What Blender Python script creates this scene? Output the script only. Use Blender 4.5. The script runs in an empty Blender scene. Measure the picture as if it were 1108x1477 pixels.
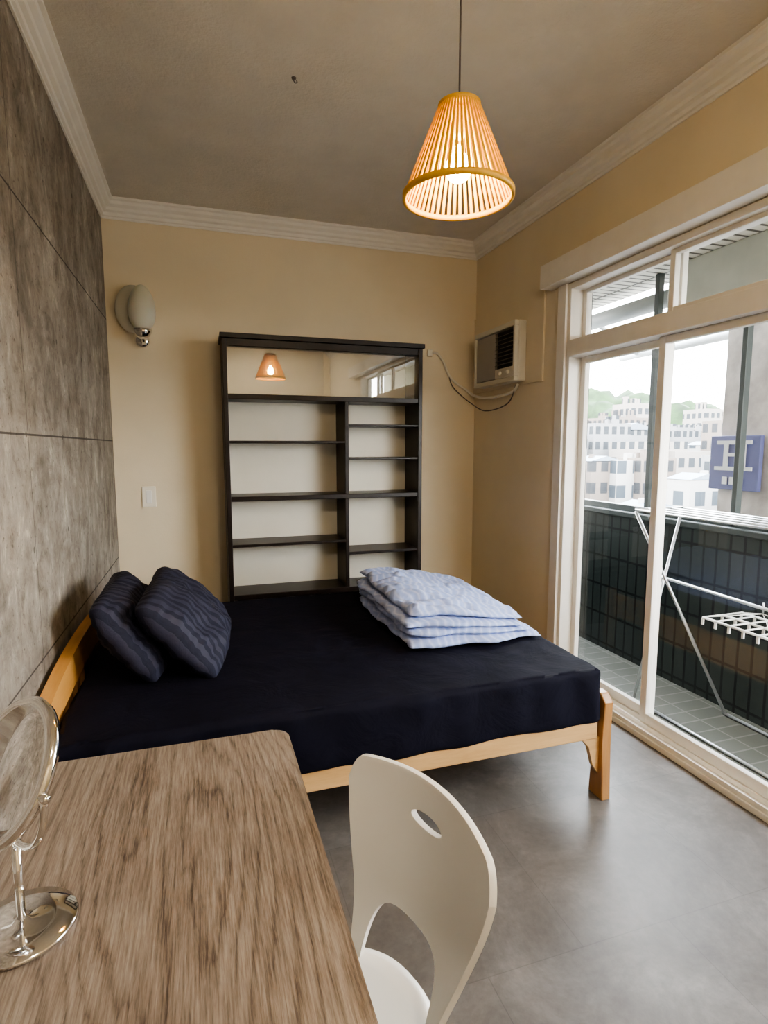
import bpy, bmesh, math, random
from mathutils import Vector, Matrix, noise
random.seed(7)
S = bpy.context.scene
COL = S.collection
CX, CH = 0.52, 1.40           # camera x, camera height
W, D, H, YB = 2.52, 3.94, 2.88, -1.6   # room

# ------------------------------------------------------------------ helpers
def link(o, parent=None):
    COL.objects.link(o)
    if parent is not None:
        o.parent = parent
        o.matrix_parent_inverse = Matrix.Translation(-Vector(parent.location))
    return o
def empty(name, loc=(0,0,0)):
    e = bpy.data.objects.new(name, None); e.location = loc; e.empty_display_size = .1
    COL.objects.link(e); return e
def mesh_obj(name, bm, mat=None, parent=None, smooth=False):
    bmesh.ops.recalc_face_normals(bm, faces=bm.faces)
    me = bpy.data.meshes.new(name); bm.to_mesh(me); bm.free()
    if mat is not None: me.materials.append(mat)
    if smooth:
        for p in me.polygons: p.use_smooth = True
    o = bpy.data.objects.new(name, me)
    return link(o, parent)
def box(name, x0,x1,y0,y1,z0,z1, mat, parent=None, bev=0.0, seg=2):
    bm = bmesh.new()
    bmesh.ops.create_cube(bm, size=1)
    for v in bm.verts:
        v.co = Vector(((x0+x1)/2+v.co.x*(x1-x0),(y0+y1)/2+v.co.y*(y1-y0),(z0+z1)/2+v.co.z*(z1-z0)))
    if bev>0: bmesh.ops.bevel(bm, geom=bm.edges[:], offset=bev, segments=seg, affect='EDGES', profile=.5)
    return mesh_obj(name, bm, mat, parent)
def bm_box(bm, x0,x1,y0,y1,z0,z1):
    r = bmesh.ops.create_cube(bm, size=1)
    for v in r['verts']:
        v.co = Vector(((x0+x1)/2+v.co.x*(x1-x0),(y0+y1)/2+v.co.y*(y1-y0),(z0+z1)/2+v.co.z*(z1-z0)))
def prism(name, pts, axis, a0, a1, mat, parent=None, bev=0):
    """extrude polygon pts along axis ('x','y','z') from a0 to a1"""
    bm = bmesh.new()
    def mk(p,a):
        if axis=='x': return (a,p[0],p[1])
        if axis=='y': return (p[0],a,p[1])
        return (p[0],p[1],a)
    A=[bm.verts.new(mk(p,a0)) for p in pts]; B=[bm.verts.new(mk(p,a1)) for p in pts]
    n=len(pts)
    bm.faces.new(A); bm.faces.new(B[::-1])
    for i in range(n): bm.faces.new((A[i],B[i],B[(i+1)%n],A[(i+1)%n]))
    if bev: bmesh.ops.bevel(bm, geom=bm.edges[:], offset=bev, segments=2, affect='EDGES', profile=.5)
    return mesh_obj(name,bm,mat,parent)
def tube_bm(bm, pts, r, n=10, cap=True):
    pts=[Vector(p) for p in pts]; rings=[]
    up=None
    for i,p in enumerate(pts):
        if i==0: t=pts[1]-p
        elif i==len(pts)-1: t=p-pts[i-1]
        else: t=(pts[i+1]-p).normalized()+(p-pts[i-1]).normalized()
        t.normalize()
        if up is None:
            up=Vector((0,0,1)) if abs(t.z)<.9 else Vector((1,0,0))
        a=t.cross(up); 
        if a.length<1e-4: a=t.cross(Vector((0,1,0)))
        a.normalize(); b=a.cross(t).normalized(); up=b
        rr = r[i] if isinstance(r,(list,tuple)) else r
        rings.append([bm.verts.new(p+a*rr*math.cos(k*2*math.pi/n)+b*rr*math.sin(k*2*math.pi/n)) for k in range(n)])
    for i in range(len(rings)-1):
        for k in range(n):
            bm.faces.new((rings[i][k],rings[i][(k+1)%n],rings[i+1][(k+1)%n],rings[i+1][k]))
    if cap:
        bm.faces.new(rings[0][::-1]); bm.faces.new(rings[-1])
def tube(name, pts, r, mat, parent=None, n=10):
    bm=bmesh.new(); tube_bm(bm,pts,r,n); return mesh_obj(name,bm,mat,parent,True)
def smoothpts(pts, n=8):
    pts=[Vector(p) for p in pts]; out=[]
    P=[pts[0]]+pts+[pts[-1]]
    for i in range(1,len(P)-2):
        for k in range(n):
            t=k/n; a,b,c,d=P[i-1],P[i],P[i+1],P[i+2]
            out.append(.5*((2*b)+(c-a)*t+(2*a-5*b+4*c-d)*t*t+(3*b-a-3*c+d)*t**3))
    out.append(pts[-1]); return out
def lathe(name, prof, center, mat, parent=None, n=48, mtx=None, closed=False):
    bm=bmesh.new(); rings=[]
    for r,z in prof:
        rings.append([bm.verts.new((r*math.cos(k*2*math.pi/n),r*math.sin(k*2*math.pi/n),z)) for k in range(n)])
    m=len(rings)
    for i in range(m if closed else m-1):
        A,B=rings[i],rings[(i+1)%m]
        for k in range(n):
            bm.faces.new((A[k],A[(k+1)%n],B[(k+1)%n],B[k]))
    bmesh.ops.remove_doubles(bm, verts=bm.verts, dist=1e-5)
    M=Matrix.Translation(center) @ (mtx if mtx else Matrix.Identity(4))
    bmesh.ops.transform(bm, matrix=M, verts=bm.verts)
    return mesh_obj(name,bm,mat,parent,True)
def apply_mods(o):
    dg=bpy.context.evaluated_depsgraph_get(); dg.update()
    me=bpy.data.meshes.new_from_object(o.evaluated_get(dg)); o.modifiers.clear(); o.data=me
def sstep(a,b,x):
    t=max(0,min(1,(x-a)/(b-a))); return t*t*(3-2*t)

# ------------------------------------------------------------------ materials
class NT:
    def __init__(s,name):
        s.m=bpy.data.materials.new(name); s.m.use_nodes=True; s.t=s.m.node_tree
        s.b=s.t.nodes['Principled BSDF']; s.out=s.t.nodes['Material Output']
    def n(s,typ,**kw):
        x=s.t.nodes.new(typ)
        for k,v in kw.items(): setattr(x,k,v)
        return x
    def l(s,a,b): s.t.links.new(a,b)
    def val(s,sock,v):
        if hasattr(v,'is_output') : s.l(v,sock)
        else: sock.default_value=v
    def math(s,op,a,b=0.0,c=None):
        x=s.n('ShaderNodeMath',operation=op); s.val(x.inputs[0],a); s.val(x.inputs[1],b)
        if c is not None: s.val(x.inputs[2],c)
        return x.outputs[0]
    def mix(s,f,a,b,mode='MIX'):
        x=s.n('ShaderNodeMix',data_type='RGBA',blend_type=mode)
        s.val(x.inputs[0],f); s.val(x.inputs[6],a if hasattr(a,'is_output') else (*a,1)); s.val(x.inputs[7],b if hasattr(b,'is_output') else (*b,1))
        return x.outputs[2]
    def coords(s,scale=(1,1,1),rot=(0,0,0)):
        tc=s.n('ShaderNodeTexCoord'); mp=s.n('ShaderNodeMapping')
        s.l(tc.outputs['Object'],mp.inputs[0]); mp.inputs['Scale'].default_value=scale; mp.inputs['Rotation'].default_value=rot
        return mp.outputs[0]
    def noise(s,vec,scale,detail=4,rough=.55,dist=0):
        x=s.n('ShaderNodeTexNoise'); s.l(vec,x.inputs['Vector']); x.inputs['Scale'].default_value=scale
        x.inputs['Detail'].default_value=detail; x.inputs['Roughness'].default_value=rough; x.inputs['Distortion'].default_value=dist
        return x.outputs['Fac']
    def ramp(s,f,stops):
        x=s.n('ShaderNodeValToRGB'); s.l(f,x.inputs[0]); e=x.color_ramp.elements
        while len(e)<len(stops): e.new(.5)
        for i,(p,c) in enumerate(stops): e[i].position=p; e[i].color=(*c,1)
        return x.outputs[0]
    def bump(s,h,strength=.2,dist=.01):
        x=s.n('ShaderNodeBump'); s.l(h,x.inputs['Height']); x.inputs['Strength'].default_value=strength; x.inputs['Distance'].default_value=dist
        s.l(x.outputs[0],s.b.inputs['Normal'])
    def color(s,c): s.val(s.b.inputs['Base Color'], c if hasattr(c,'is_output') else (*c,1))
def simple(name,c,rough=.5,metal=0,spec=.5,nz=0.0,nscale=8,bump=0,bscale=60,coat=0):
    t=NT(name); t.b.inputs['Roughness'].default_value=rough; t.b.inputs['Metallic'].default_value=metal
    t.b.inputs['Specular IOR Level'].default_value=spec
    if coat: t.b.inputs['Coat Weight'].default_value=coat; t.b.inputs['Coat Roughness'].default_value=.15
    v=t.coords()
    if nz>0:
        f=t.noise(v,nscale); t.color(t.ramp(f,[(.3,tuple(x*(1-nz) for x in c)),(.7,tuple(min(1,x*(1+nz)) for x in c))]))
    else: t.color(c)
    if bump>0: t.bump(t.noise(v,bscale,5,.6),bump,.005)
    return t.m

M_wall=simple('cream_paint',(.76,.66,.49),.75,spec=.25,nz=.03,nscale=3,bump=.12,bscale=120)
M_ceil=simple('ceiling_paper',(.72,.67,.59),.85,spec=.2,nz=.06,nscale=4,bump=.8,bscale=55)
M_trim=simple('cornice_paint',(.82,.79,.73),.6,nz=.03,nscale=10)
M_frame=simple('window_frame_paint',(.80,.76,.69),.4,nz=.03,nscale=12)
M_alu=simple('aluminium',(.60,.61,.61),.32,metal=.85,nz=.04)
M_chrome=simple('chrome',(.80,.79,.77),.08,metal=1,nz=.01)
M_dark=simple('dark_walnut',(.014,.008,.006),.38,spec=.3,nz=.25,nscale=30)
M_backp=simple('shelf_back_board',(.74,.70,.60),.7,nz=.02)
M_white=simple('white_plastic',(.82,.80,.75),.32,nz=.01,coat=.1)
M_cord=simple('cord_grey',(.12,.10,.09),.6,nz=.05)
M_ac=simple('ac_beige_plastic',(.66,.62,.52),.5,nz=.03)
M_black=simple('black_plastic',(.03,.03,.03),.5,nz=.05)
M_louv=simple('louver_plastic',(.10,.09,.08),.5,nz=.03)
M_dframe=simple('dark_green_aluminium',(.045,.055,.053),.45,nz=.1)
M_cream=simple('switch_plastic',(.80,.75,.64),.4,nz=.01)

def mk_glass(name,tint=(.98,.985,.98),refl=.025):
    t=NT(name); t.t.nodes.remove(t.b)
    tr=t.n('ShaderNodeBsdfTransparent'); tr.inputs[0].default_value=(*tint,1)
    gl=t.n('ShaderNodeBsdfGlossy'); gl.inputs['Roughness'].default_value=.01
    lw=t.n('ShaderNodeLayerWeight'); lw.inputs[0].default_value=.5
    f=t.math('MULTIPLY_ADD',t.math('POWER',lw.outputs['Facing'],5.0),.5,refl)
    mx=t.n('ShaderNodeMixShader'); t.l(f,mx.inputs[0]); t.l(tr.outputs[0],mx.inputs[1]); t.l(gl.outputs[0],mx.inputs[2])
    t.l(mx.outputs[0],t.out.inputs[0]); return t.m
M_glass=mk_glass('window_glass')
M_cabglass=mk_glass('cabinet_glass',(.97,.97,.96),.20)

# concrete wallpaper
t=NT('concrete_wallpaper'); v=t.coords(); vs=t.coords((1,1.2,.75))
n1=t.noise(v,1.3,8,.65,.3); n2=t.noise(vs,8,10,.80,.35); n3=t.noise(v,38,5,.7); n4=t.noise(v,3.3,7,.7,.8)
base=t.ramp(n1,[(.3,(.215,.185,.152)),(.5,(.295,.262,.225)),(.7,(.38,.345,.305))])
c2=t.ramp(n2,[(.32,(.36,.34,.32)),(.45,(.82,.81,.80)),(.55,(1,1,1)),(.68,(1.7,1.68,1.65))])
colr=t.mix(.95,base,c2,'MULTIPLY')
colr=t.mix(.75,colr,t.ramp(n4,[(.35,(.55,.53,.51)),(.5,(1,1,1)),(.66,(1.35,1.34,1.32))]),'MULTIPLY')
c3=t.ramp(n3,[(.32,(.30,.27,.24)),(.41,(1,1,1)),(1,(1.05,1.05,1.05))])
colr=t.mix(.8,colr,c3,'MULTIPLY')
sep=t.n('ShaderNodeSeparateXYZ'); t.l(v,sep.inputs[0]); Y,Z=sep.outputs[1],sep.outputs[2]
def cellfrac(x,off,per):
    f=t.math('FRACT',t.math('DIVIDE',t.math('SUBTRACT',x,off-50*per),per)); 
    return t.math('MULTIPLY',t.math('ABSOLUTE',t.math('SUBTRACT',f,.5)),per)
dz=cellfrac(Z,.70-.37,.74); dy=cellfrac(Y,2.08-.75,1.50)
seam=t.math('MAXIMUM',t.math('LESS_THAN',dz,.0034),t.math('MULTIPLY',t.math('LESS_THAN',dy,.0028),.75))
hy=cellfrac(Y,.06-.25,.50); hz=cellfrac(Z,.70-.185-.0,.37)
rad=t.math('SQRT',t.math('ADD',t.math('MULTIPLY',hy,hy),t.math('MULTIPLY',hz,hz)))
hole=t.math('LESS_THAN',rad,.010)
mask=t.math('MAXIMUM',seam,t.math('MULTIPLY',hole,.7))
colr=t.mix(t.math('MULTIPLY',mask,.85),colr,(.035,.03,.026)); t.color(colr)
t.b.inputs['Roughness'].default_value=.8; t.b.inputs['Specular IOR Level'].default_value=.25
t.bump(n2,.12,.004); M_conc=t.m

# floor vinyl
t=NT('grey_vinyl_floor'); v=t.coords()
n1=t.noise(v,2.8,9,.74,.5); n2=t.noise(v,38,5,.65)
c=t.ramp(n1,[(.3,(.102,.090,.080)),(.50,(.152,.138,.125)),(.72,(.24,.222,.205))])
c=t.mix(.5,c,t.ramp(n2,[(.3,(.75,.75,.75)),(.7,(1.2,1.2,1.2))]),'MULTIPLY')
br=t.n('ShaderNodeTexBrick'); t.l(v,br.inputs[0]); br.offset=.5
br.inputs['Color1'].default_value=(1,1,1,1); br.inputs['Color2'].default_value=(.88,.88,.88,1); br.inputs['Mortar'].default_value=(.7,.7,.7,1)
br.inputs['Scale'].default_value=1; br.inputs['Mortar Size'].default_value=.0015; br.inputs['Brick Width'].default_value=.6; br.inputs['Row Height'].default_value=.6
c=t.mix(.8,c,br.outputs[0],'MULTIPLY'); t.color(c)
t.val(t.b.inputs['Roughness'],t.math('MULTIPLY_ADD',n2,.2,.30)); t.bump(n2,.08,.002); M_floor=t.m

def wood(name,cols,axis='y',scale=1,rough=.45,contrast=1,dist=1.2,bmp=.1):
    t=NT(name)
    sc={'y':(9,.9,9),'x':(.9,9,9),'z':(9,9,.9)}[axis]
    v=t.coords(tuple(k*scale for k in sc)); sc2=tuple(k*scale*4 for k in sc); v2=t.coords(sc2)
    a=t.noise(v,1.0,6,.6,dist); b=t.noise(v2,1.6,6,.7,.3)
    m=t.math('ADD',t.math('MULTIPLY',a,.6),t.math('MULTIPLY',b,.4))
    t.color(t.ramp(m,cols)); t.b.inputs['Roughness'].default_value=rough; t.bump(b,bmp,.002); return t.m
M_pine=wood('pine_wood_x',[(.3,(.46,.25,.09)),(.5,(.60,.37,.16)),(.7,(.72,.47,.23))],'x',.9,.35)
M_pineY=wood('pine_wood_y',[(.3,(.50,.22,.05)),(.5,(.66,.33,.09)),(.7,(.74,.42,.14))],'y',.9,.35)
M_pineZ=wood('pine_wood_z',[(.3,(.30,.13,.04)),(.5,(.40,.20,.07)),(.7,(.50,.28,.12))],'z',.9,.35)
M_bamboo=wood('lamp_veneer',[(.3,(.66,.34,.025)),(.6,(.78,.43,.04)),(.8,(.84,.50,.07))],'z',2,.5)
# desk: grey oak laminate
t=NT('grey_oak_laminate'); v=t.coords((2.6,.40,2.6))
warp=t.noise(v,1.0,2,.45,.1); sep=t.n('ShaderNodeSeparateXYZ'); tc=t.coords(); t.l(tc,sep.inputs[0])
jit=t.noise(t.coords((40,4,40)),1.0,4,.6,.2)
ph=t.math('ADD',t.math('ADD',t.math('MULTIPLY',warp,34),t.math('MULTIPLY',sep.outputs[0],28)),t.math('MULTIPLY',jit,1.5))
rings=t.math('POWER',t.math('ABSOLUTE',t.math('SINE',t.math('MULTIPLY',ph,3.14159))),.5)
fine=t.noise(t.coords((260,11,260)),1.0,6,.75,.1); mid=t.noise(t.coords((18,1.2,18)),1.0,5,.65,.3)
m=t.math('ADD',t.math('MULTIPLY',rings,.15),t.math('ADD',t.math('MULTIPLY',fine,.80),t.math('MULTIPLY',mid,.28)))
t.color(t.ramp(m,[(.45,(.055,.039,.029)),(.55,(.125,.094,.072)),(.64,(.200,.157,.124)),(.80,(.32,.27,.225))]))
t.b.inputs['Roughness'].default_value=.40; t.bump(fine,.15,.001); M_desk=t.m

# navy sheet
t=NT('navy_sheet'); v=t.coords(); n1=t.noise(v,6,5,.6,1.0)
t.color(t.ramp(n1,[(.3,(.0042,.0042,.010)),(.7,(.0075,.0075,.017))])); t.b.inputs['Roughness'].default_value=.8
t.b.inputs['Specular IOR Level'].default_value=.13; t.bump(n1,.35,.02); M_sheet=t.m
# navy satin stripe pillow
t=NT('navy_satin_stripe'); v=t.coords(); sep=t.n('ShaderNodeSeparateXYZ'); t.l(v,sep.inputs[0])
f=t.math('FRACT',t.math('MULTIPLY',sep.outputs[0],30)); st=t.math('LESS_THAN',f,.5)
t.color(t.mix(st,(.012,.013,.028),(.026,.027,.050))); t.val(t.b.inputs['Roughness'],t.math('MULTIPLY_ADD',st,-.18,.8))
t.b.inputs['Specular IOR Level'].default_value=.3; t.bump(t.noise(v,12,6,.6,.8),.45,.015); M_pillow=t.m
# quilt
t=NT('light_blue_quilt'); v=t.coords(); sep=t.n('ShaderNodeSeparateXYZ'); t.l(v,sep.inputs[0])
nn=t.noise(v,5,3,.5)
ph=t.math('ADD',t.math('MULTIPLY',sep.outputs[0],170),t.math('MULTIPLY',t.math('SINE',t.math('MULTIPLY',sep.outputs[1],60)),1.4))
ph=t.math('ADD',ph,t.math('MULTIPLY',nn,14))
w=t.math('MULTIPLY_ADD',t.math('SINE',ph),.5,.5)
t.color(t.ramp(w,[(.0,(.29,.37,.66)),(.6,(.34,.42,.69)),(.9,(.41,.48,.73)),(1,(.48,.55,.77))]))
t.b.inputs['Roughness'].default_value=.8; t.b.inputs['Sheen Weight'].default_value=.1
t.bump(t.noise(v,28,4,.6,.6),.5,.012); M_quilt=t.m

def tilemat(name,c1,c2,mortar,bw,rh,axes='xy',rough=.3,ms=.004):
    t=NT(name); v=t.coords(); sp=t.n('ShaderNodeSeparateXYZ'); t.l(v,sp.inputs[0]); cb=t.n('ShaderNodeCombineXYZ')
    t.l(sp.outputs['xyz'.index(axes[0])],cb.inputs[0]); t.l(sp.outputs['xyz'.index(axes[1])],cb.inputs[1])
    br=t.n('ShaderNodeTexBrick'); t.l(cb.outputs[0],br.inputs[0]); br.offset=0
    br.inputs['Color1'].default_value=(*c1,1); br.inputs['Color2'].default_value=(*c2,1); br.inputs['Mortar'].default_value=(*mortar,1)
    br.inputs['Scale'].default_value=1; br.inputs['Mortar Size'].default_value=ms; br.inputs['Brick Width'].default_value=bw; br.inputs['Row Height'].default_value=rh
    t.color(br.outputs[0]); t.b.inputs['Roughness'].default_value=rough
    return t.m
M_gtile=tilemat('green_wall_tile',(.022,.029,.026),(.030,.038,.034),(.002,.003,.003),.085,.21,'yz',.4,.008)
M_gtile2=tilemat('green_wall_tile_end',(.022,.029,.026),(.030,.038,.034),(.002,.003,.003),.085,.21,'xz',.4,.008)
M_bfloor=tilemat('balcony_floor_tile',(.085,.088,.070),(.105,.105,.086),(.17,.165,.145),.20,.10,'xy',.6,.005)
M_bceil=tilemat('balcony_ceiling_tile',(.70,.66,.57),(.64,.60,.52),(.08,.07,.055),.30,.07,'xy',.6,.010)
M_beam=simple('balcony_beam_paint',(.42,.43,.38),.7,nz=.08)
M_pillar=simple('weathered_concrete',(.42,.38,.35),.85,nz=.28,nscale=7,bump=.3)
M_bwhite=simple('awning_metal',(.50,.52,.52),.5,nz=.05)

# ------------------------------------------------------------------ camera
th=math.radians(17.95); ph_=math.radians(6.54)
r=Vector((math.cos(th),-math.sin(th),0)); fw=Vector((math.sin(th)*math.cos(ph_),math.cos(th)*math.cos(ph_),-math.sin(ph_)))
u=r.cross(fw)
cd=bpy.data.cameras.new('camera'); cam=bpy.data.objects.new('camera',cd); COL.objects.link(cam)
cam.matrix_world=Matrix(((r.x,u.x,-fw.x,CX),(r.y,u.y,-fw.y,0),(r.z,u.z,-fw.z,CH),(0,0,0,1)))
cd.sensor_fit='VERTICAL'; cd.sensor_height=36; cd.lens=815/1477*36; cd.clip_start=.02; cd.clip_end=2000
S.camera=cam

# ------------------------------------------------------------------ room shell
box('floor',-.12,W+.15,YB-.12,D+.12,-.12,0,M_floor)
box('ceiling',-.12,W+.15,YB-.12,D+.12,H,H+.12,M_ceil)
box('wall_left',-.12,0,YB-.12,D,0,H,M_conc)
box('wall_back',-.12,W+.15,D,D+.12,0,H,M_wall)
box('wall_front',0,W+.15,YB-.12,YB,0,H,M_wall)
DY0,DY1=.20,2.82; DZ=2.33
wr=empty('wall_right',(W,0,0))
box('wall_right_rear_part',W,W+.15,DY1,D,0,H,M_wall,wr)
box('wall_right_over_door',W,W+.15,DY0,DY1,DZ,H,M_wall,wr)
box('wall_right_front_part',W,W+.15,YB,DY0,0,H,M_wall,wr)

prof=[(0,0),(.075,0),(.075,.014),(.062,.02),(.058,.036),(.040,.05),(.036,.066),(.020,.074),(.018,.092),(.008,.096),(.008,.108),(0,.108)]
prism('trim_1',[(a,H-b) for a,b in prof],'y',YB,D-.001,M_trim)
prism('trim_2',[(D-a,H-b) for a,b in prof],'x',0,W,M_trim)
prism('trim_3',[(W-a,H-b) for a,b in prof],'y',YB,D,M_trim)

# ------------------------------------------------------------------ sliding balcony door
dr=empty('door_1',(W,1.5,0))
def db(n,x0,x1,y0,y1,z0,z1,m=M_frame,b=.003): return box(n,x0,x1,y0,y1,z0,z1,m,dr,b)
db('casing_rear',W-.018,W,DY1-.01,DY1+.065,0,DZ-.02)
db('pelmet_box',W-.085,W,DY0-.3,DY1+.15,DZ-.02,DZ+.11)
db('jamb_rear',W+.0,W+.14,DY1-.035,DY1-.001,0,DZ-.022)
db('jamb_front',W+.0,W+.14,DY0+.001,DY0+.045,0,DZ-.022)
db('head_frame',W+.0,W+.14,DY0+.045,DY1-.035,DZ-.055,DZ-.022)
db('transom_bar',W-.012,W+.13,DY0+.045,DY1-.035,1.905,1.995)
db('sill_base',W-.03,W+.15,DY0+.045,DY1-.035,0.0,.028)
for i,x in enumerate((W-.022,W+.028,W+.072,W+.115)):
    db('sill_rail_%d'%i,x,x+.008,DY0+.045,DY1-.035,.028,.05,M_frame,.001)
def panel(tag,x,y0,y1,z0,z1,st=.042,rail=.05,m=M_frame):
    db(tag+'_stile_a',x,x+.03,y0,y0+st,z0,z1,m); db(tag+'_stile_b',x,x+.03,y1-st,y1,z0,z1,m)
    db(tag+'_rail_bottom',x,x+.03,y0+st,y1-st,z0,z0+rail,m); db(tag+'_rail_top',x,x+.03,y0+st,y1-st,z1-rail*.7,z1,m)
    db(tag+'_glass',x+.013,x+.017,y0+st-.002,y1-st+.002,z0+rail-.002,z1-rail*.7+.002,M_glass,0)
panel('sash_1',W+.080,2.14,2.785,.05,1.905,.04)
panel('sash_2',W+.036,1.36,2.16,.05,1.905,.04)
panel('sash_3',W+.036,.86,1.395,.05,1.905)
panel('sash_4',W+.080,.245,.90,.05,1.905)
panel('transom_1',W+.080,2.09,2.785,1.995,2.275,.03,.03)
panel('transom_2',W+.036,1.36,2.12,1.995,2.275,.03,.03)
panel('transom_3',W+.036,.80,1.37,1.995,2.275,.03,.03)
panel('transom_4',W+.080,.245,.82,1.995,2.275,.03,.03)

# ------------------------------------------------------------------ balcony
PX=3.24
bal=empty('balcony',(2.9,1.5,0))
box('balcony_floor',W+.15,PX+.2,-1,4.6,-.14,-.04,M_bfloor,bal)
box('parapet',PX,PX+.14,-1,4.6,-.04,.93,M_gtile,bal)
box('parapet_cap',PX-.02,PX+.17,-1,4.6,.93,.97,M_dframe,bal,.008)
box('balcony_end_wall',W+.15,PX+.14,4.6,4.7,-.04,.97,M_gtile2,bal)
box('balcony_ceiling',W+.15,PX+.25,-1,4.0,2.47,2.62,M_bceil,bal)
box('balcony_beam',PX-.02,PX+.14,-1,2.82,2.19,2.47,M_beam,bal,.01)
box('outer_wall_face',W+.15,W+.17,DY1+.0,4.6,-.04,2.47,M_gtile,bal)
box('pillar',PX+.40,PX+.85,1.3,2.75,-6,6.0,M_pillar,bal)
of=empty('window_1',(PX,2,1.0))
for i,(y,w) in enumerate(((3.75,.05),(2.93,.035),(2.30,.03),(1.2,.04))):
    box('balcony_mullion_%d'%i,PX+.02,PX+.06,y,y+w,.97,2.19 if y<2.8 else 2.47,M_dframe,of,.002)
box('balcony_rail_bar',PX+.02,PX+.07,-1,3.75,.97,1.01,M_dframe,of,.002)
aw=empty('rolled_awning',(3.4,3,2.3))
tube('awning_roll',[(PX+.15,2.85,2.34),(PX+.15,4.1,2.34)],.055,M_bwhite,aw,16)
tube('awning_front_bar',[(PX+.75,2.85,2.16),(PX+.75,4.1,2.16)],.03,M_bwhite,aw,10)
tube('awning_arm',[(PX+.15,3.7,2.34),(PX+.75,3.9,2.16)],.018,M_bwhite,aw,8)
M_sign=simple('sign_blue',(.09,.095,.21),.5,nz=.05); M_signw=simple('sign_white',(.55,.55,.55),.5,nz=.01)
sg=empty('street_sign',(PX+.38,2.6,1.3))
sx=PX+.36; sy0,sy1,sz0,sz1=2.455,2.79,1.14,1.47
box('sign_board',sx,sx+.03,sy0,sy1,sz0,sz1,M_sign,sg,.004)
def stroke(n,a0,a1,b0,b1):
    box(n,sx-.006,sx,sy1-a1*(sy1-sy0),sy1-a0*(sy1-sy0),sz0+b0*(sz1-sz0),sz0+b1*(sz1-sz0),M_signw,sg)
stroke('stroke_top',.15,.85,.84,.91); stroke('stroke_l',.30,.39,.42,.84); stroke('stroke_r',.66,.74,.42,.84)
stroke('stroke_mid',.39,.66,.62,.68); stroke('stroke_b',.12,.88,.36,.43)
for k in range(3): stroke('small_mark_%d'%k,.30+.15*k,.40+.15*k,.10,.24)

# drying rack
rk=empty('drying_rack',(2.9,2.0,-.04))
zt=1.05
def T(n,*p,r=.0085,m=M_alu): return tube(n,[Vector(q) for q in p],r,m,rk,8)
ya=2.50; yb=1.10
for k,y in enumerate((2.50,1.35)):
    T('leg_a_%d'%k,(2.78,y,zt),(3.17,y-.30,-.03)); T('leg_b_%d'%k,(3.10,y,zt),(2.83,y-.0,-.03))
for k,x in enumerate((2.78,2.86,2.94,3.02,3.10)):
    T('top_bar_%d'%k,(x,ya,zt+.01),(x,yb,zt+.01),r=.006)
T('top_end_a',(2.78,ya,zt+.01),(3.10,ya,zt+.01)); T('top_end_b',(2.78,yb,zt+.01),(3.10,yb,zt+.01))
T('foot_bar_a',(2.83,2.5,-.03),(2.83,1.35,-.03)); T('foot_bar_b',(3.17,2.20,-.03),(3.17,1.05,-.03))
T('middle_bar',(2.92,2.50,.69),(2.92,1.2,.66))
def Hh(n,*p,r=.004,m=M_white): return tube(n,[Vector(q) for q in p],r,m,rk,6)
hz_=.60; hy0=1.66
for k in range(6):
    y=hy0+k*.07; Hh('hanger_rod_%d'%k,(2.76,y,hz_),(3.00,y,hz_))
for k in range(3):
    x=2.76+k*.12; Hh('hanger_frame_%d'%k,(x,hy0,hz_),(x,hy0+.35,hz_),r=.006)
for k,(x,y) in enumerate(((2.76,hy0),(3.0,hy0),(2.76,hy0+.35),(3.0,hy0+.35))): Hh('hanger_string_%d'%k,(x,y,hz_),(2.92,hy0+.18,.65),r=.002)
Hh('hanger_hook',(2.92,hy0+.18,.65),(2.92,hy0+.18,.70),r=.004,m=M_alu)
for k in range(6):
    for j in range(3):
        box('peg_%d_%d'%(k,j),2.76+j*.12-.004,2.76+j*.12+.004,hy0+k*.07-.005,hy0+k*.07+.005,hz_-.035,hz_-.004,M_white,rk)

# ------------------------------------------------------------------ city
def bmat(name,c,win,sx_=3.0,sz_=3.2):
    t=NT(name); v=t.coords(); sep=t.n('ShaderNodeSeparateXYZ'); t.l(v,sep.inputs[0])
    h=t.math('ADD',sep.outputs[0],sep.outputs[1])
    a=t.math('GREATER_THAN',t.math('FRACT',t.math('DIVIDE',h,sx_)),.40); b=t.math('GREATER_THAN',t.math('FRACT',t.math('DIVIDE',sep.outputs[2],sz_)),.48)
    m=t.math('MULTIPLY',a,b); g=t.n('ShaderNodeNewGeometry'); s2=t.n('ShaderNodeSeparateXYZ'); t.l(g.outputs['Normal'],s2.inputs[0])
    m=t.math('MULTIPLY',m,t.math('LESS_THAN',t.math('ABSOLUTE',s2.outputs[2]),.5))
    t.color(t.mix(m,c,win)); t.b.inputs['Roughness'].default_value=.8; return t.m
BM=[bmat('building_a',(.20,.18,.16),(.025,.03,.035),1.7,2.4),bmat('building_b',(.15,.15,.15),(.02,.025,.03),1.4,2.2),bmat('building_c',(.28,.27,.255),(.035,.045,.055),2.0,2.6),bmat('building_d',(.13,.105,.088),(.02,.022,.025),1.5,2.3)]
M_roof=simple('metal_roof',(.13,.16,.19),.6,nz=.1,nscale=.5)
city=empty('city_buildings',(50,50,-16))
k=0
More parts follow.
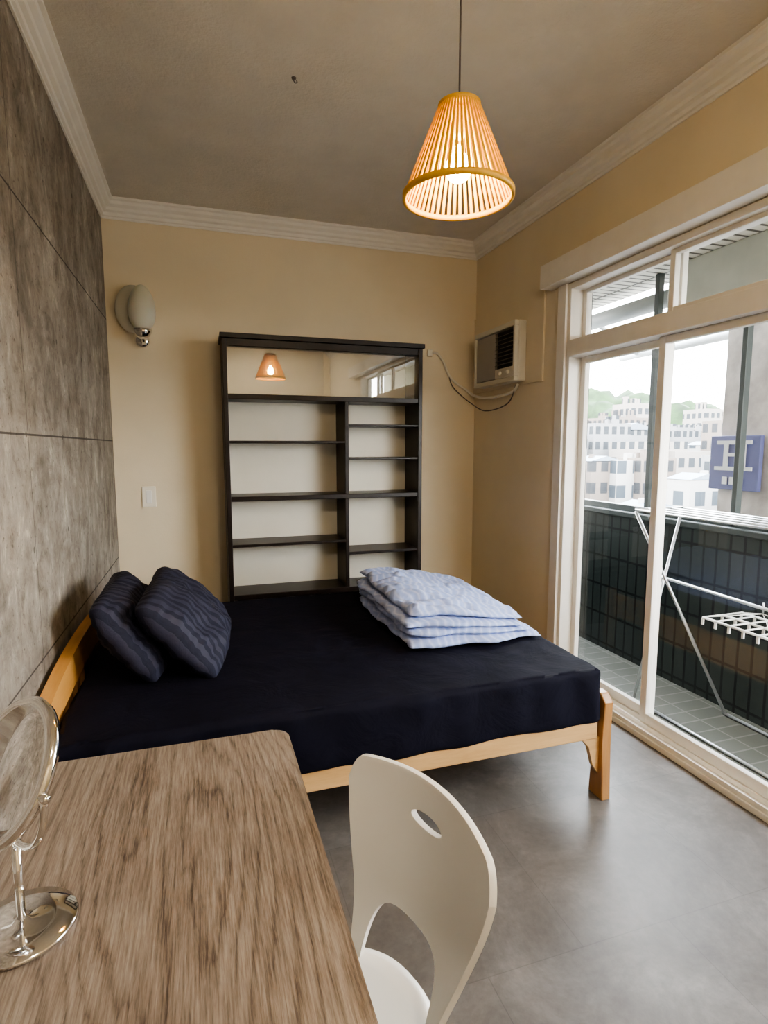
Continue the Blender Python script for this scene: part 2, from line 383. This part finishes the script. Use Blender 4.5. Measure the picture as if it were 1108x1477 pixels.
for dist,nb,lo,hi in ((38,9,-.12,-.065),(62,15,-.05,-.005),(95,21,-.01,.04),(135,28,.01,.055),(150,7,.05,.075)):
    for i in range(nb):
        az=math.radians(28+ (i+random.random()*.6)*44/nb); dd=dist*(1+random.uniform(-.1,.1))
        sz=.6 if dist>140 else 1
        x=CX+dd*math.sin(az); y=dd*math.cos(az); w=dist*sz*random.uniform(.02,.042); w2=dist*sz*random.uniform(.02,.04)
        top=CH+dd*random.uniform(lo,hi)
        bm=bmesh.new(); bm_box(bm,x-w,x+w,y-w2,y+w2,-16,top)
        for q in range(3):
            ox=random.uniform(-.6,.5)*w; oy=random.uniform(-.6,.5)*w2; bm_box(bm,x+ox,x+ox+w*.3,y+oy,y+oy+w2*.3,top,top+dist*random.uniform(.005,.014))
        mesh_obj('building_%d'%k,bm,BM[random.randrange(4)],city)
        if k%3==0 and dist<100: prism('roof_%d'%k,[(x-w*1.05,top+.05),(x,top+w*.3),(x+w*1.05,top+.05)],'y',y-w2*1.05,y+w2*1.05,M_roof,city)
        k+=1
M_hill=simple('hill_forest',(.022,.046,.014),.95,nz=.6,nscale=.15)
bm=bmesh.new()
for cx_,cy_,rx,hz in ((165,198,48,26),(235,165,55,17),(120,250,70,23),(260,80,70,18),(225,215,45,23)):
    rr=bmesh.ops.create_icosphere(bm,subdivisions=5,radius=1)
    for vv in rr['verts']:
        p=vv.co.copy(); nz_=1+.22*noise.noise(p*3+Vector((cx_,0,0)))+.10*noise.noise(p*14)
        vv.co=Vector((cx_+p.x*rx*nz_,cy_+p.y*rx*nz_,-10+p.z*(hz+6)*nz_))
mesh_obj('forested_hill',bm,M_hill,None,True)
box('ground',-400,600,-400,600,-17,-16,simple('street_ground',(.12,.12,.115),.9,nz=.2,nscale=.1))
# ------------------------------------------------------------------ bookshelf
bs=empty('bookshelf',(1.32,3.78,0))
bx0,bx1,by0,by1=.668,1.975,3.64,3.92
t_=.028
def B(n,*a,m=M_dark,b=.003): return box(n,*a,m,bs,b)
B('side_left',bx0,bx0+t_,by0,by1,0,2.06); B('side_right',bx1-t_,bx1,by0,by1,0,2.06)
B('top_board',bx0-.012,bx1+.012,by0-.012,by1,2.06,2.09)
B('top_apron',bx0+t_,bx1-t_,by0+.004,by0+.022,2.015,2.06)
B('back_board',bx0+t_,bx1-t_,by1-.012,by1-.004,.06,2.06,m=M_backp,b=0)
bmx=by1-.013
def shelf(n,x0,x1,z,th=.022): B(n,x0,x1,by0+.006,bmx,z-th/2,z+th/2)
xi0,xi1=bx0+t_,bx1-t_; dv0,dv1=1.432,1.457
shelf('shelf_upper',xi0,xi1,1.712,.032); shelf('shelf_middle',xi0,xi1,1.075,.03); shelf('shelf_lower',xi0,xi1,.440,.035)
B('divider_upper',dv0,dv1,by0+.006,bmx,1.091,1.695); B('divider_lower',dv0,dv1,by0+.006,bmx,.458,1.059)
shelf('shelf_left_upper',xi0,dv0,1.433,.016); shelf('shelf_left_lower',xi0,dv0,.775,.018)
shelf('shelf_right_1',dv1,xi1,1.545,.014); shelf('shelf_right_2',dv1,xi1,1.325,.014); shelf('shelf_right_3',dv1,xi1,.688,.018)
B('kick_board',xi0,xi1,by0+.01,by0+.03,0,.08)
B('cupboard_door_left',xi0,1.318,by0+.002,by0+.02,.082,.42); B('cupboard_door_right',1.322,xi1,by0+.002,by0+.02,.082,.42)
box('glass_pane_left',xi0,1.34,by0+.030,by0+.034,1.73,2.055,M_cabglass,bs)
box('glass_pane_right',1.30,xi1,by0+.040,by0+.044,1.73,2.055,M_cabglass,bs)

# ------------------------------------------------------------------ bed
bed=empty('bed',(1.0,2.5,0))
y0b,y1b=1.745,3.21
def Bd(n,*a,m=M_pine,b=.005): return box(n,*a,m,bed,b)
Bd('side_rail_near',.075,1.975,y0b+.010,y0b+.038,.255,.335); Bd('side_rail_far',.075,1.975,y1b-.038,y1b-.010,.255,.335)
for k in range(11):
    x=.14+k*.175; Bd('slat_%d'%k,x,x+.07,y0b+.04,y1b-.04,.300,.318,m=M_pineY,b=.002)
Bd('centre_beam',.075,1.975,2.46,2.50,.24,.298)
for tag,ya_,s in (('near',y0b-.012,1),('far',y1b+.012,-1)):
    pts=[(ya_,0),(ya_+s*.085,0),(ya_+s*.070,.22),(ya_+s*.078,.435),(ya_+s*.035,.435),(ya_+s*.006,.405),(ya_+s*.012,.22)]
    prism('foot_post_'+tag,pts,'x',1.992,2.032,M_pineZ,bed,.005)
    prism('corner_brace_'+tag,[(1.992,.255),(1.91,.255),(1.945,.22),(1.965,.14),(1.992,.10)],'y',min(ya_+s*.03,ya_+s*.052),max(ya_+s*.03,ya_+s*.052),M_pine,bed,.002)
    Bd('head_post_'+tag,.022,.062,min(ya_,ya_+s*.065),max(ya_,ya_+s*.065),0,.57,m=M_pineZ)
Bd('foot_rail',1.992,2.02,y0b+.066,y1b-.066,.24,.40,m=M_pineY)
N=24; top=[];bot=[]
for i in range(N+1):
    f=i/N; y=y0b-.012+f*(y1b-y0b+.024); s=abs(2*f-1)
    top.append((y,.665-.075*s**2.2)); bot.append((y,.55-.05*s**2))
prism('head_top_rail',top+bot[::-1],'x',.018,.060,M_pineY,bed,.004)
Bd('head_mid_rail',.026,.056,y0b+.053,y1b-.053,.40,.46,m=M_pineY); Bd('head_low_rail',.026,.056,y0b+.053,y1b-.053,.24,.34,m=M_pineY)
for k in range(9):
    y=y0b+.13+k*.14; Bd('head_slat_%d'%k,.032,.050,y,y+.055,.34,.55,m=M_pineZ,b=.002)

def mattress():
    x0,x1,y0,y1,z0,z1=.068,1.988,y0b-.004,y1b+.002,.318,.545
    bm=bmesh.new(); bmesh.ops.create_cube(bm,size=1)
    for v in bm.verts: v.co=Vector(((x0+x1)/2+v.co.x*(x1-x0),(y0+y1)/2+v.co.y*(y1-y0),(z0+z1)/2+v.co.z*(z1-z0)))
    bmesh.ops.bevel(bm,geom=[e for e in bm.edges],offset=.03,segments=4,affect='EDGES',profile=.5)
    for ax,a,b,n in ((0,x0,x1,100),(1,y0,y1,80),(2,z0,z1,10)):
        for i in range(1,n):
            p=Vector((0,0,0)); nn=Vector((0,0,0)); p[ax]=a+(b-a)*i/n; nn[ax]=1
            bmesh.ops.bisect_plane(bm,geom=bm.verts[:]+bm.edges[:]+bm.faces[:],plane_co=p,plane_no=nn,dist=1e-5)
    bm.normal_update()
    for v in bm.verts:
        p=v.co; n=v.normal
        side=1-abs(n.z)
        ztop=sstep(.40,.54,p.z)
        w=.004*noise.noise(Vector((p.x*5,p.y*5,p.z*3)))+.0025*noise.noise(Vector((p.x*16,p.y*11,p.z*8)))
        w+=side*(.009*noise.noise(Vector((p.x*9,p.y*9,p.z*2.5)))+.003*math.sin((p.x+p.y)*26+5*noise.noise(p*3)))
        d=math.hypot(p.x-1.12,p.y-2.30)
        if ztop>.5: w+=.015*math.exp(-(d/.20)**2)*noise.noise(Vector((p.x*22+p.y*8,p.y*22,0)))
        v.co=p+n*w
        if p.z<.36: v.co.z+=.014*noise.noise(Vector((p.x*4,p.y*4,5)))
    return mesh_obj('mattress',bm,M_sheet,bed,True)
mattress()

def pillow(name,L,Wd,T,seed,M,mat):
    bm=bmesh.new(); nx,ny=76,56
    def pt(i,j,s):
        a=-1+2*i/nx; b=-1+2*j/ny
        e=(max(0,1-abs(a)**3.4))**.52*(max(0,1-abs(b)**3.2))**.52
        k=1-.085*(abs(a)*abs(b))**4
        X=a*L/2*k*(1-.02*(1-b*b)*a*a); Yy=b*Wd/2*k*(1-.03*(1-a*a)*b*b)
        h=T/2*e
        q=Vector((X*6,Yy*6,seed+s))
        h+=e*.022*noise.noise(q)+ e*.015*noise.noise(q*2.4)+e*.006*noise.noise(q*5.5)
        h+=.006*math.sin(a*40+4*noise.noise(q))*(abs(b)**3)*e+.006*math.sin(b*30+3*noise.noise(q))*(abs(a)**3)*e
        return Vector((X,Yy,s*max(h,0)-.03*a*a+.012*noise.noise(Vector((a*3,b*3,seed)))))
    G={}
    for s in (1,-1):
        for i in range(nx+1):
            for j in range(ny+1):
                if s==-1 and (i in(0,nx) or j in(0,ny)): G[(s,i,j)]=G[(1,i,j)]
                else: G[(s,i,j)]=bm.verts.new(pt(i,j,s))
    for s in (1,-1):
        for i in range(nx):
            for j in range(ny):
                f=[G[(s,i,j)],G[(s,i+1,j)],G[(s,i+1,j+1)],G[(s,i,j+1)]]
                bm.faces.new(f if s==1 else f[::-1])
    o=mesh_obj(name,bm,mat,None,True); o.matrix_world=M; return o
def frame(lx,ly,origin):
    lx=Vector(lx).normalized(); ly=Vector(ly).normalized(); lz=lx.cross(ly).normalized(); ly=lz.cross(lx)
    return Matrix(((lx.x,ly.x,lz.x,origin[0]),(lx.y,ly.y,lz.y,origin[1]),(lx.z,ly.z,lz.z,origin[2]),(0,0,0,1)))
pillow('pillow',.66,.38,.16,3.1,frame((0,1,.0),(-.58,0,.81),(.262,2.43,.712)),M_pillow)
pillow('pillow',.66,.42,.17,8.7,frame((.06,1,.03),(-.68,.0,.73),(.455,2.42,.715)),M_pillow)

def quilt():
    bm=bmesh.new()
    layers=[
        (1.31,1.965,2.10,2.96,.552,.048),
        (1.325,1.935,2.14,3.00,.594,.046),
        (1.315,1.90,2.15,3.02,.634,.046),
        (1.34,1.915,2.19,3.02,.672,.052)]
    for li,(x0,x1,y0,y1,zb,thk) in enumerate(layers):
        nx,ny=60,84; G={}
        for s in (1,-1):
            for i in range(nx+1):
                for j in range(ny+1):
                    edge=(i in (0,nx) or j in (0,ny))
                    if s==-1 and edge: G[(s,i,j)]=G[(1,i,j)]; continue
                    a=-1+2*i/nx; b=-1+2*j/ny
                    k=1-.05*(abs(a)*abs(b))**3
                    x=(x0+x1)/2+a*(x1-x0)/2*k; y=(y0+y1)/2+b*(y1-y0)/2*k
                    x+=.020*noise.noise(Vector((b*2.2,li*7.3,1)))*(.4+abs(a))+.006*noise.noise(Vector((b*9,li*3,4)))*abs(a); y+=.020*noise.noise(Vector((a*2.2,li*5.1,9)))*(.4+abs(b))+.006*noise.noise(Vector((a*8,li*3,7)))*abs(b)
                    e=(max(0,1-abs(a)**8))**.5*(max(0,1-abs(b)**10))**.5
                    h=thk/2*e
                    if s==1 and li==3:
                        rg=abs(math.sin((y*1.0+x*.35)*math.pi/.085+1.6*noise.noise(Vector((x*4,y*4,0)))))
                        h+=e*(.028*rg**.6-.016)+e*.014*noise.noise(Vector((x*7,y*7,3)))+e*.012*noise.noise(Vector((x*24,y*10,3)))
                    h+=e*.008*noise.noise(Vector((x*14,y*14,li*3+s)))
                    z=zb+thk/2+s*h
                    z+=.008*noise.noise(Vector((x*4,y*4,li*2.)))
                    fx=sstep(1.45,1.96,x)*.42
                    fy=(1-sstep(2.10,2.55,y))*.12
                    z=.550+(z-.550)*(1-fx-fy)
                    G[(s,i,j)]=bm.verts.new((x,y,max(z,.550)))
        for s in (1,-1):
            for i in range(nx):
                for j in range(ny):
                    f=[G[(s,i,j)],G[(s,i+1,j)],G[(s,i+1,j+1)],G[(s,i,j+1)]]
                    bm.faces.new(f if s==1 else f[::-1])
    return mesh_obj('folded_quilt',bm,M_quilt,None,True)
quilt()

# ------------------------------------------------------------------ desk
dk=empty('desk',(.36,.6,0))
pts=[]; R=.035; X0,X1,Y0,Y1=.012,.69,.02,1.262
for cx_,cy_,a0 in ((X1-R,Y1-R,0),(X0+.005,Y1-.005,90),(X0+.005,Y0+.005,180),(X1-R,Y0+R,270)):
    rr=R if cx_>.3 else .005
    for k in range(7):
        a=math.radians(a0+k*15); pts.append((cx_+rr*math.cos(a),cy_+rr*math.sin(a)))
prism('desk_top',pts,'z',.722,.75,M_desk,dk,.0025)
M_deskdark=simple('desk_leg_metal',(.04,.035,.03),.5,nz=.1)
for i,(x,y) in enumerate(((.06,1.19),(.62,1.19),(.06,.07),(.62,.07))): box('leg_%d'%i,x-.02,x+.02,y-.02,y+.02,0,.70,M_deskdark,dk,.003)
box('apron_right',.61,.63,.09,1.17,.69,.722,M_deskdark,dk); box('apron_left',.05,.07,.09,1.17,.66,.722,M_deskdark,dk)
box('apron_far',.08,.60,1.18,1.20,.66,.722,M_deskdark,dk); box('apron_near',.08,.60,.06,.08,.66,.722,M_deskdark,dk)

# ------------------------------------------------------------------ vanity mirror
mr=empty('vanity_mirror',(.268,.815,.75))
mc=Vector((.268,.815,.75))
lathe('base',[(0,.0015),(.064,.0015),(.068,.004),(.066,.008),(.04,.0105),(.012,.0125),(.007,.018),(0,.018)],mc,M_chrome,mr)
tube('stem',[mc+Vector((0,0,.014)),mc+Vector((0,0,.131))],.0055,M_chrome,mr,14)
M_mir=simple('mirror_silver',(.80,.80,.80),.02,metal=1,nz=.0)
c0=mc+Vector((0,0,.228)); ax=Vector((-.709,-.51,.48)).normalized()
ly=Vector((0,0,1)).cross(ax).normalized(); lz_=ax.cross(ly)
MM=Matrix(((ly.x,lz_.x,ax.x,0),(ly.y,lz_.y,ax.y,0),(ly.z,lz_.z,ax.z,0),(0,0,0,1)))
RM=.088
lathe('mirror_rim',[(RM-.005,-.008),(RM+.003,-.008),(RM+.007,0),(RM+.003,.008),(RM-.005,.008)],c0,M_chrome,mr,64,MM,True)
lathe('mirror_glass',[(0,-.004),(RM-.002,-.004),(RM-.002,.004),(0,.004)],c0,M_mir,mr,64,MM)
arc=[c0+ly*(.098*math.cos(a))+Vector((0,0,1))*(.098*math.sin(a)) for a in [math.pi+math.pi*k/28 for k in range(29)]]
tube('yoke',arc,.0045,M_chrome,mr,10)
tube('pivot_a',[c0+ly*.090,c0+ly*.106],.005,M_chrome,mr,12); tube('pivot_b',[c0-ly*.090,c0-ly*.106],.005,M_chrome,mr,12)
lathe('cosmetic_jar',[(0,.001),(.026,.001),(.029,.006),(.029,.04),(.026,.044),(.027,.05),(.027,.062),(.024,.066),(0,.066)],Vector((.158,.875,.75)),M_white,None,32)

# ------------------------------------------------------------------ chair
ch=empty('dining_chair',(.7,.76,0))
lat=Vector((-.29,.957,0)).normalized(); fd=Vector((-.957,-.29,0)).normalized(); C=Vector((.828,.826,0))
def CP(a,f,z): return C+lat*a+fd*f+Vector((0,0,z))
def backshell():
    bm=bmesh.new(); ns,nv=80,34; G=[]
    for i in range(ns+1):
        s=math.sin((-1+2*i/ns)*math.pi/2)
        a_=abs(s)
        ztop=.822-.018*a_**2-.045*max(0,(a_-.82)/.18)**3.0 + .002*s
        inner=.82
        if a_<inner: zbot=.42+.165*(1-(a_/inner)**4.5)**.5
        else: zbot=.41
        col=[]
        for j in range(nv+1):
            z=zbot+(ztop-zbot)*j/nv
            w=.114+.080*sstep(.45,.79,z)
            bow=.050*(1-s*s)*(.45+.55*sstep(.45,.75,z))
            rake=.03*sstep(.5,.86,z)
            fwdlow=.03*(1-sstep(.42,.60,z))
            col.append(bm.verts.new(CP(s*w,-bow-rake+fwdlow+.018,z)))
        G.append(col)
    for i in range(ns):
        for j in range(nv): bm.faces.new((G[i][j],G[i+1][j],G[i+1][j+1],G[i][j+1]))
    o=mesh_obj('backrest',bm,M_white,ch,True)
    sm=o.modifiers.new('s','SOLIDIFY'); sm.thickness=.011; sm.offset=0
    bmc=bmesh.new(); bmesh.ops.create_cone(bmc,segments=32,radius1=1,radius2=1,depth=.3,cap_ends=True)
    X=lat; Zv=fd; Yv=Zv.cross(X)
    hc=CP(.008,-.06,.750)
    Mx=Matrix(((X.x*.040,Yv.x*.0135,Zv.x,hc.x),(X.y*.040,Yv.y*.0135,Zv.y,hc.y),(X.z*.040,Yv.z*.0135,Zv.z,hc.z),(0,0,0,1)))
    bmesh.ops.transform(bmc,matrix=Mx,verts=bmc.verts)
    cut=mesh_obj('cutter_tmp',bmc)
    bo=o.modifiers.new('b','BOOLEAN'); bo.object=cut; bo.operation='DIFFERENCE'; bo.solver='EXACT'
    bv=o.modifiers.new('v','BEVEL'); bv.width=.0025; bv.segments=2; bv.limit_method='ANGLE'; bv.angle_limit=math.radians(50)
    apply_mods(o); bpy.data.objects.remove(cut)
    for p in o.data.polygons: p.use_smooth=True
    return o
backshell()
def seat():
    bm=bmesh.new(); na=64
    def out(a):
        c,s=math.cos(a),math.sin(a)
        la=.195*math.copysign(abs(c)**.85,c); fo=.20*math.copysign(abs(s)**.9,s)
        la*=(.80+.20*sstep(-.2,.08,fo)); return la,fo+.195
    def ring(f,z,off=0): 
        vs=[]
        for k in range(na):
            la,fo=out(2*math.pi*k/na); vs.append(bm.verts.new(CP(la*f,(fo-.195)*f+.178,z+.022)))
        return vs
    c1=bm.verts.new(CP(0,.178,.460)); prev=None
    R_=[(.15,.4385),(.35,.440),(.6,.444),(.8,.449),(.92,.453),(.98,.452),(1.0,.446),(1.0,.438),(.97,.432),(.8,.428),(.5,.42),(.2,.418)]
    for q,(f,z) in enumerate(R_):
        rg=ring(f,z)
        if prev is None:
            for k in range(na): bm.faces.new((c1,rg[k],rg[(k+1)%na]))
        else:
            for k in range(na): bm.faces.new((prev[k],rg[k],rg[(k+1)%na],prev[(k+1)%na]))
        prev=rg
    bm.faces.new(prev)
    return mesh_obj('seat',bm,M_white,ch,True)
seat()
tube('leg_1',smoothpts([CP(.12,.33,.445),CP(.145,.35,.38),CP(.185,.38,0.005)]),.011,M_chrome,ch,12)
tube('leg_2',smoothpts([CP(-.12,.33,.445),CP(-.145,.35,.38),CP(-.185,.38,0.005)]),.011,M_chrome,ch,12)
tube('leg_3',smoothpts([CP(.12,.06,.445),CP(.145,.03,.38),CP(.185,-.06,0.005)]),.011,M_chrome,ch,12)
tube('leg_4',smoothpts([CP(-.12,.06,.445),CP(-.145,.03,.38),CP(-.185,-.06,0.005)]),.011,M_chrome,ch,12)
tube('cross_a',[CP(-.13,.05,.432),CP(.13,.05,.432)],.010,M_chrome,ch); tube('cross_b',[CP(-.13,.33,.432),CP(.13,.33,.432)],.010,M_chrome,ch)

# ------------------------------------------------------------------ pendant lamp
LP=Vector((CX+.70,1.50,0)); zb,zt2=2.085,2.315
pl=empty('pendant_lamp',(LP.x,LP.y,zt2))
Rb,Rt=.148,.056
tube('cord',[LP+Vector((0,0,zt2+.02)),LP+Vector((0,0,H-.025))],.0028,M_cord,pl,8)
lathe('ceiling_rose',[(0,-.03),(.02,-.03),(.05,-.012),(.052,0),(0,0)],LP+Vector((0,0,H)),M_white,pl,32)
lathe('top_cap',[(0,.022),(.012,.022),(.035,.016),(Rt+.002,.004),(Rt+.002,-.010),(Rt-.008,-.010),(Rt-.01,-.003),(0,.004)],LP+Vector((0,0,zt2)),M_bamboo,pl,32)
lathe('bottom_hoop',[(Rb-.004,-.007),(Rb+.005,-.007),(Rb+.005,.007),(Rb-.004,.007)],LP+Vector((0,0,zb)),M_bamboo,pl,64,None,True)
bm=bmesh.new(); ns=52
for k in range(ns):
    a=2*math.pi*k/ns; e=Vector((math.cos(a),math.sin(a),0)); tt=Vector((-e.y,e.x,0)); 
    p0=LP+e*Rb+Vector((0,0,zb)); p1=LP+e*(Rt+.001)+Vector((0,0,zt2-.006))
    nrm=(p1-p0).cross(tt).normalized()
    w0,w1=.0044,.0027; th_=.0022
    vs=[]
    for p,w in ((p0,w0),(p1,w1)):
        for sa,sb in ((-1,-1),(1,-1),(1,1),(-1,1)): vs.append(bm.verts.new(p+tt*w*sa+nrm*th_*sb))
    for q in range(4): bm.faces.new((vs[q],vs[(q+1)%4],vs[4+(q+1)%4],vs[4+q]))
    bm.faces.new(vs[:4][::-1]); bm.faces.new(vs[4:])
mesh_obj('shade_slats',bm,M_bamboo,pl)
lathe('lamp_socket',[(0,0),(.018,0),(.018,-.07),(.014,-.075),(0,-.075)],LP+Vector((0,0,zt2-.004)),M_white,pl,24)
t=NT('bulb_glow'); t.t.nodes.remove(t.b); em=t.n('ShaderNodeEmission'); em.inputs[0].default_value=(1,.68,.22,1); em.inputs[1].default_value=120
t.l(em.outputs[0],t.out.inputs[0]); M_bulb=t.m
prof=[(0,-.036)]+[(.036*math.sin(a),-.036*math.cos(a)) for a in [math.pi*k/16 for k in range(1,13)]]+[(.014,.040),(.013,.055),(0,.055)]
lathe('bulb',prof,LP+Vector((0,0,zb+.072)),M_bulb,pl,32)

# unseen fill light added behind the camera, shaped like a ceiling fixture
cl=empty('fill_light',(1.3,-.6,H))
t=NT('fill_glow'); t.t.nodes.remove(t.b); em=t.n('ShaderNodeEmission'); em.inputs[0].default_value=(1,.88,.70,1); em.inputs[1].default_value=70
t.l(em.outputs[0],t.out.inputs[0])
lathe('fill_dome',[(0,-.07),(.12,-.062),(.17,-.04),(.18,-.02),(0,-.02)],Vector((1.3,-.6,H)),t.m,cl,48)
lathe('fill_base',[(0,-.02),(.19,-.02),(.19,0),(0,0)],Vector((1.3,-.6,H)),M_white,cl,48)

# ceiling hook
hk=empty('ceiling_hook',(.933,2.455,H))
lathe('hook_plate',[(0,-.006),(.008,-.006),(.010,0),(0,0)],Vector((.933,2.455,H)),M_cord,hk,16)
tube('hook_wire',smoothpts([(.933,2.455,H-.004),(.933,2.455,H-.012),(.940,2.455,H-.018),(.946,2.455,H-.014),(.944,2.455,H-.009)],6),.0022,M_cord,hk,8)

# ------------------------------------------------------------------ wall sconce
sc_=empty('wall_sconce',(.18,D,2.2))
t=NT('frosted_glass'); t.color((.74,.72,.62)); t.b.inputs['Roughness'].default_value=.28; t.b.inputs['Transmission Weight'].default_value=.25; t.b.inputs['Subsurface Weight'].default_value=.2
v=t.coords(); t.bump(t.noise(v,30),.05,.002); M_fg=t.m
t=NT('ribbed_glass'); t.color((.78,.76,.66)); t.b.inputs['Roughness'].default_value=.2; t.b.inputs['Transmission Weight'].default_value=.2; M_fg2=t.m
bm=bmesh.new(); bmesh.ops.create_uvsphere(bm,u_segments=40,v_segments=24,radius=1)
for v in bm.verts: v.co=Vector((.160+v.co.x*.105,D-.035+v.co.y*.030,2.245+v.co.z*.145))
mesh_obj('glass_shield',bm,M_fg2,sc_,True)
bm=bmesh.new(); bmesh.ops.create_uvsphere(bm,u_segments=40,v_segments=24,radius=1)
for v in bm.verts:
    z=v.co.z; k=1-.12*z; v.co=Vector((.215+v.co.x*.078*k,D-.125+v.co.y*.055*k,2.235+z*.138))
mesh_obj('glass_shade',bm,M_fg,sc_,True)
lathe('shade_cup',[(0,-.05),(.018,-.046),(.040,-.028),(.052,-.005),(.052,.012),(.046,.012),(.044,0),(0,0)],Vector((.215,D-.125,2.100)),M_chrome,sc_,32)
tube('arm',smoothpts([(.215,D-.125,2.06),(.215,D-.09,2.035),(.20,D-.04,2.055),(.20,D-.01,2.065)],6),.011,M_chrome,sc_,12)
lathe('wall_plate',[(0,.0),(.045,.0),(.045,.008),(.03,.02),(0,.022)],Vector((.20,D,2.065)),M_chrome,sc_,32,Matrix.Rotation(math.radians(90),4,'X'))

sw=empty('light_switch',(.2,D,1.08))
box('switch_plate',.155,.238,D-.009,D,1.015,1.148,M_cream,sw,.003); box('rocker',.180,.213,D-.014,D-.009,1.04,1.123,M_white,sw,.002)

# ------------------------------------------------------------------ air conditioner
box('ac_cover_board',W-.012,W,3.03,D-.002,1.80,2.345,M_wall,None,.002)
ac=empty('air_conditioner',(W-.1,3.5,2.0))
ax0,ax1=W-.10,W-.013
ay0,ay1,az0,az1=3.21,3.76,1.82,2.195
box('body',ax0+.03,ax1,ay0,ay1,az0,az1,M_ac,ac,.008)
box('front_bezel_top',ax0,ax0+.03,ay0,ay1,az1-.035,az1,M_ac,ac,.006)
box('front_bezel_bottom',ax0,ax0+.03,ay0,ay1,az0,az0+.03,M_ac,ac,.006)
box('front_bezel_left',ax0,ax0+.03,ay1-.02,ay1,az0+.03,az1-.035,M_ac,ac,.004)
box('front_bezel_right',ax0,ax0+.03,ay0,ay0+.02,az0+.03,az1-.035,M_ac,ac,.004)
box('front_panel',ax0+.008,ax0+.03,ay0+.26,ay1-.025,az0+.035,az1-.04,simple('ac_panel',(.36,.33,.28),.5,nz=.03),ac,.004)
box('louver_recess',ax0+.024,ax0+.031,ay0+.02,ay0+.255,az0+.10,az1-.036,M_black,ac)
for k in range(9):
    z=az0+.115+k*.026; prism('louver_%d'%k,[(ax0+.002,z),(ax0+.022,z+.010),(ax0+.022,z+.013),(ax0+.002,z+.003)],'y',ay0+.02,ay0+.255,M_louv,ac)
box('control_panel',ax0+.006,ax0+.03,ay0+.022,ay0+.255,az0+.032,az0+.095,M_ac,ac,.003)
for k in range(2): lathe('knob_%d'%k,[(0,-.012),(.013,-.012),(.015,0),(0,0)],Vector((ax0+.006,ay0+.08+k*.1,az0+.063)),M_cream,ac,20,Matrix.Rotation(math.radians(90),4,'Y'))
cb=empty('power_cable',(2.25,D-.01,2.0))
tube('cable_main',smoothpts([(2.155,D-.012,2.085),(2.20,D-.012,2.085),(2.25,D-.012,2.03),(2.30,D-.012,1.93),(2.36,D-.012,1.875),(2.44,D-.015,1.83),(2.49,D-.06,1.78),(2.49,3.65,1.75),(2.49,3.35,1.76),(2.48,3.26,1.80)],8),.0095,M_cream,cb,10)
tube('cable_thin',smoothpts([(2.30,D-.012,1.93),(2.32,D-.02,1.86),(2.38,D-.02,1.80),(2.47,D-.06,1.72),(2.49,3.7,1.66),(2.49,3.4,1.69),(2.48,3.28,1.80)],8),.004,M_cord,cb,8)
box('cable_outlet',2.125,2.165,D-.02,D,2.06,2.11,M_cream,cb,.004)

# ------------------------------------------------------------------ world light
w=bpy.data.worlds.new('world'); S.world=w; w.use_nodes=True; nt=w.node_tree
bg=nt.nodes['Background']; tc=nt.nodes.new('ShaderNodeTexCoord'); sp=nt.nodes.new('ShaderNodeSeparateXYZ'); rp=nt.nodes.new('ShaderNodeValToRGB')
nt.links.new(tc.outputs['Generated'],sp.inputs[0]); nt.links.new(sp.outputs[2],rp.inputs[0]); nt.links.new(rp.outputs[0],bg.inputs[0])
rp.color_ramp.elements[0].position=0; rp.color_ramp.elements[0].color=(1,.98,.95,1)
rp.color_ramp.elements[1].position=.7; rp.color_ramp.elements[1].color=(.82,.90,1,1)
bg.inputs[1].default_value=17.0
S.view_settings.view_transform='AgX'; S.view_settings.exposure=1.0
try: S.view_settings.look='AgX - Medium High Contrast'
except Exception as e: print(e)
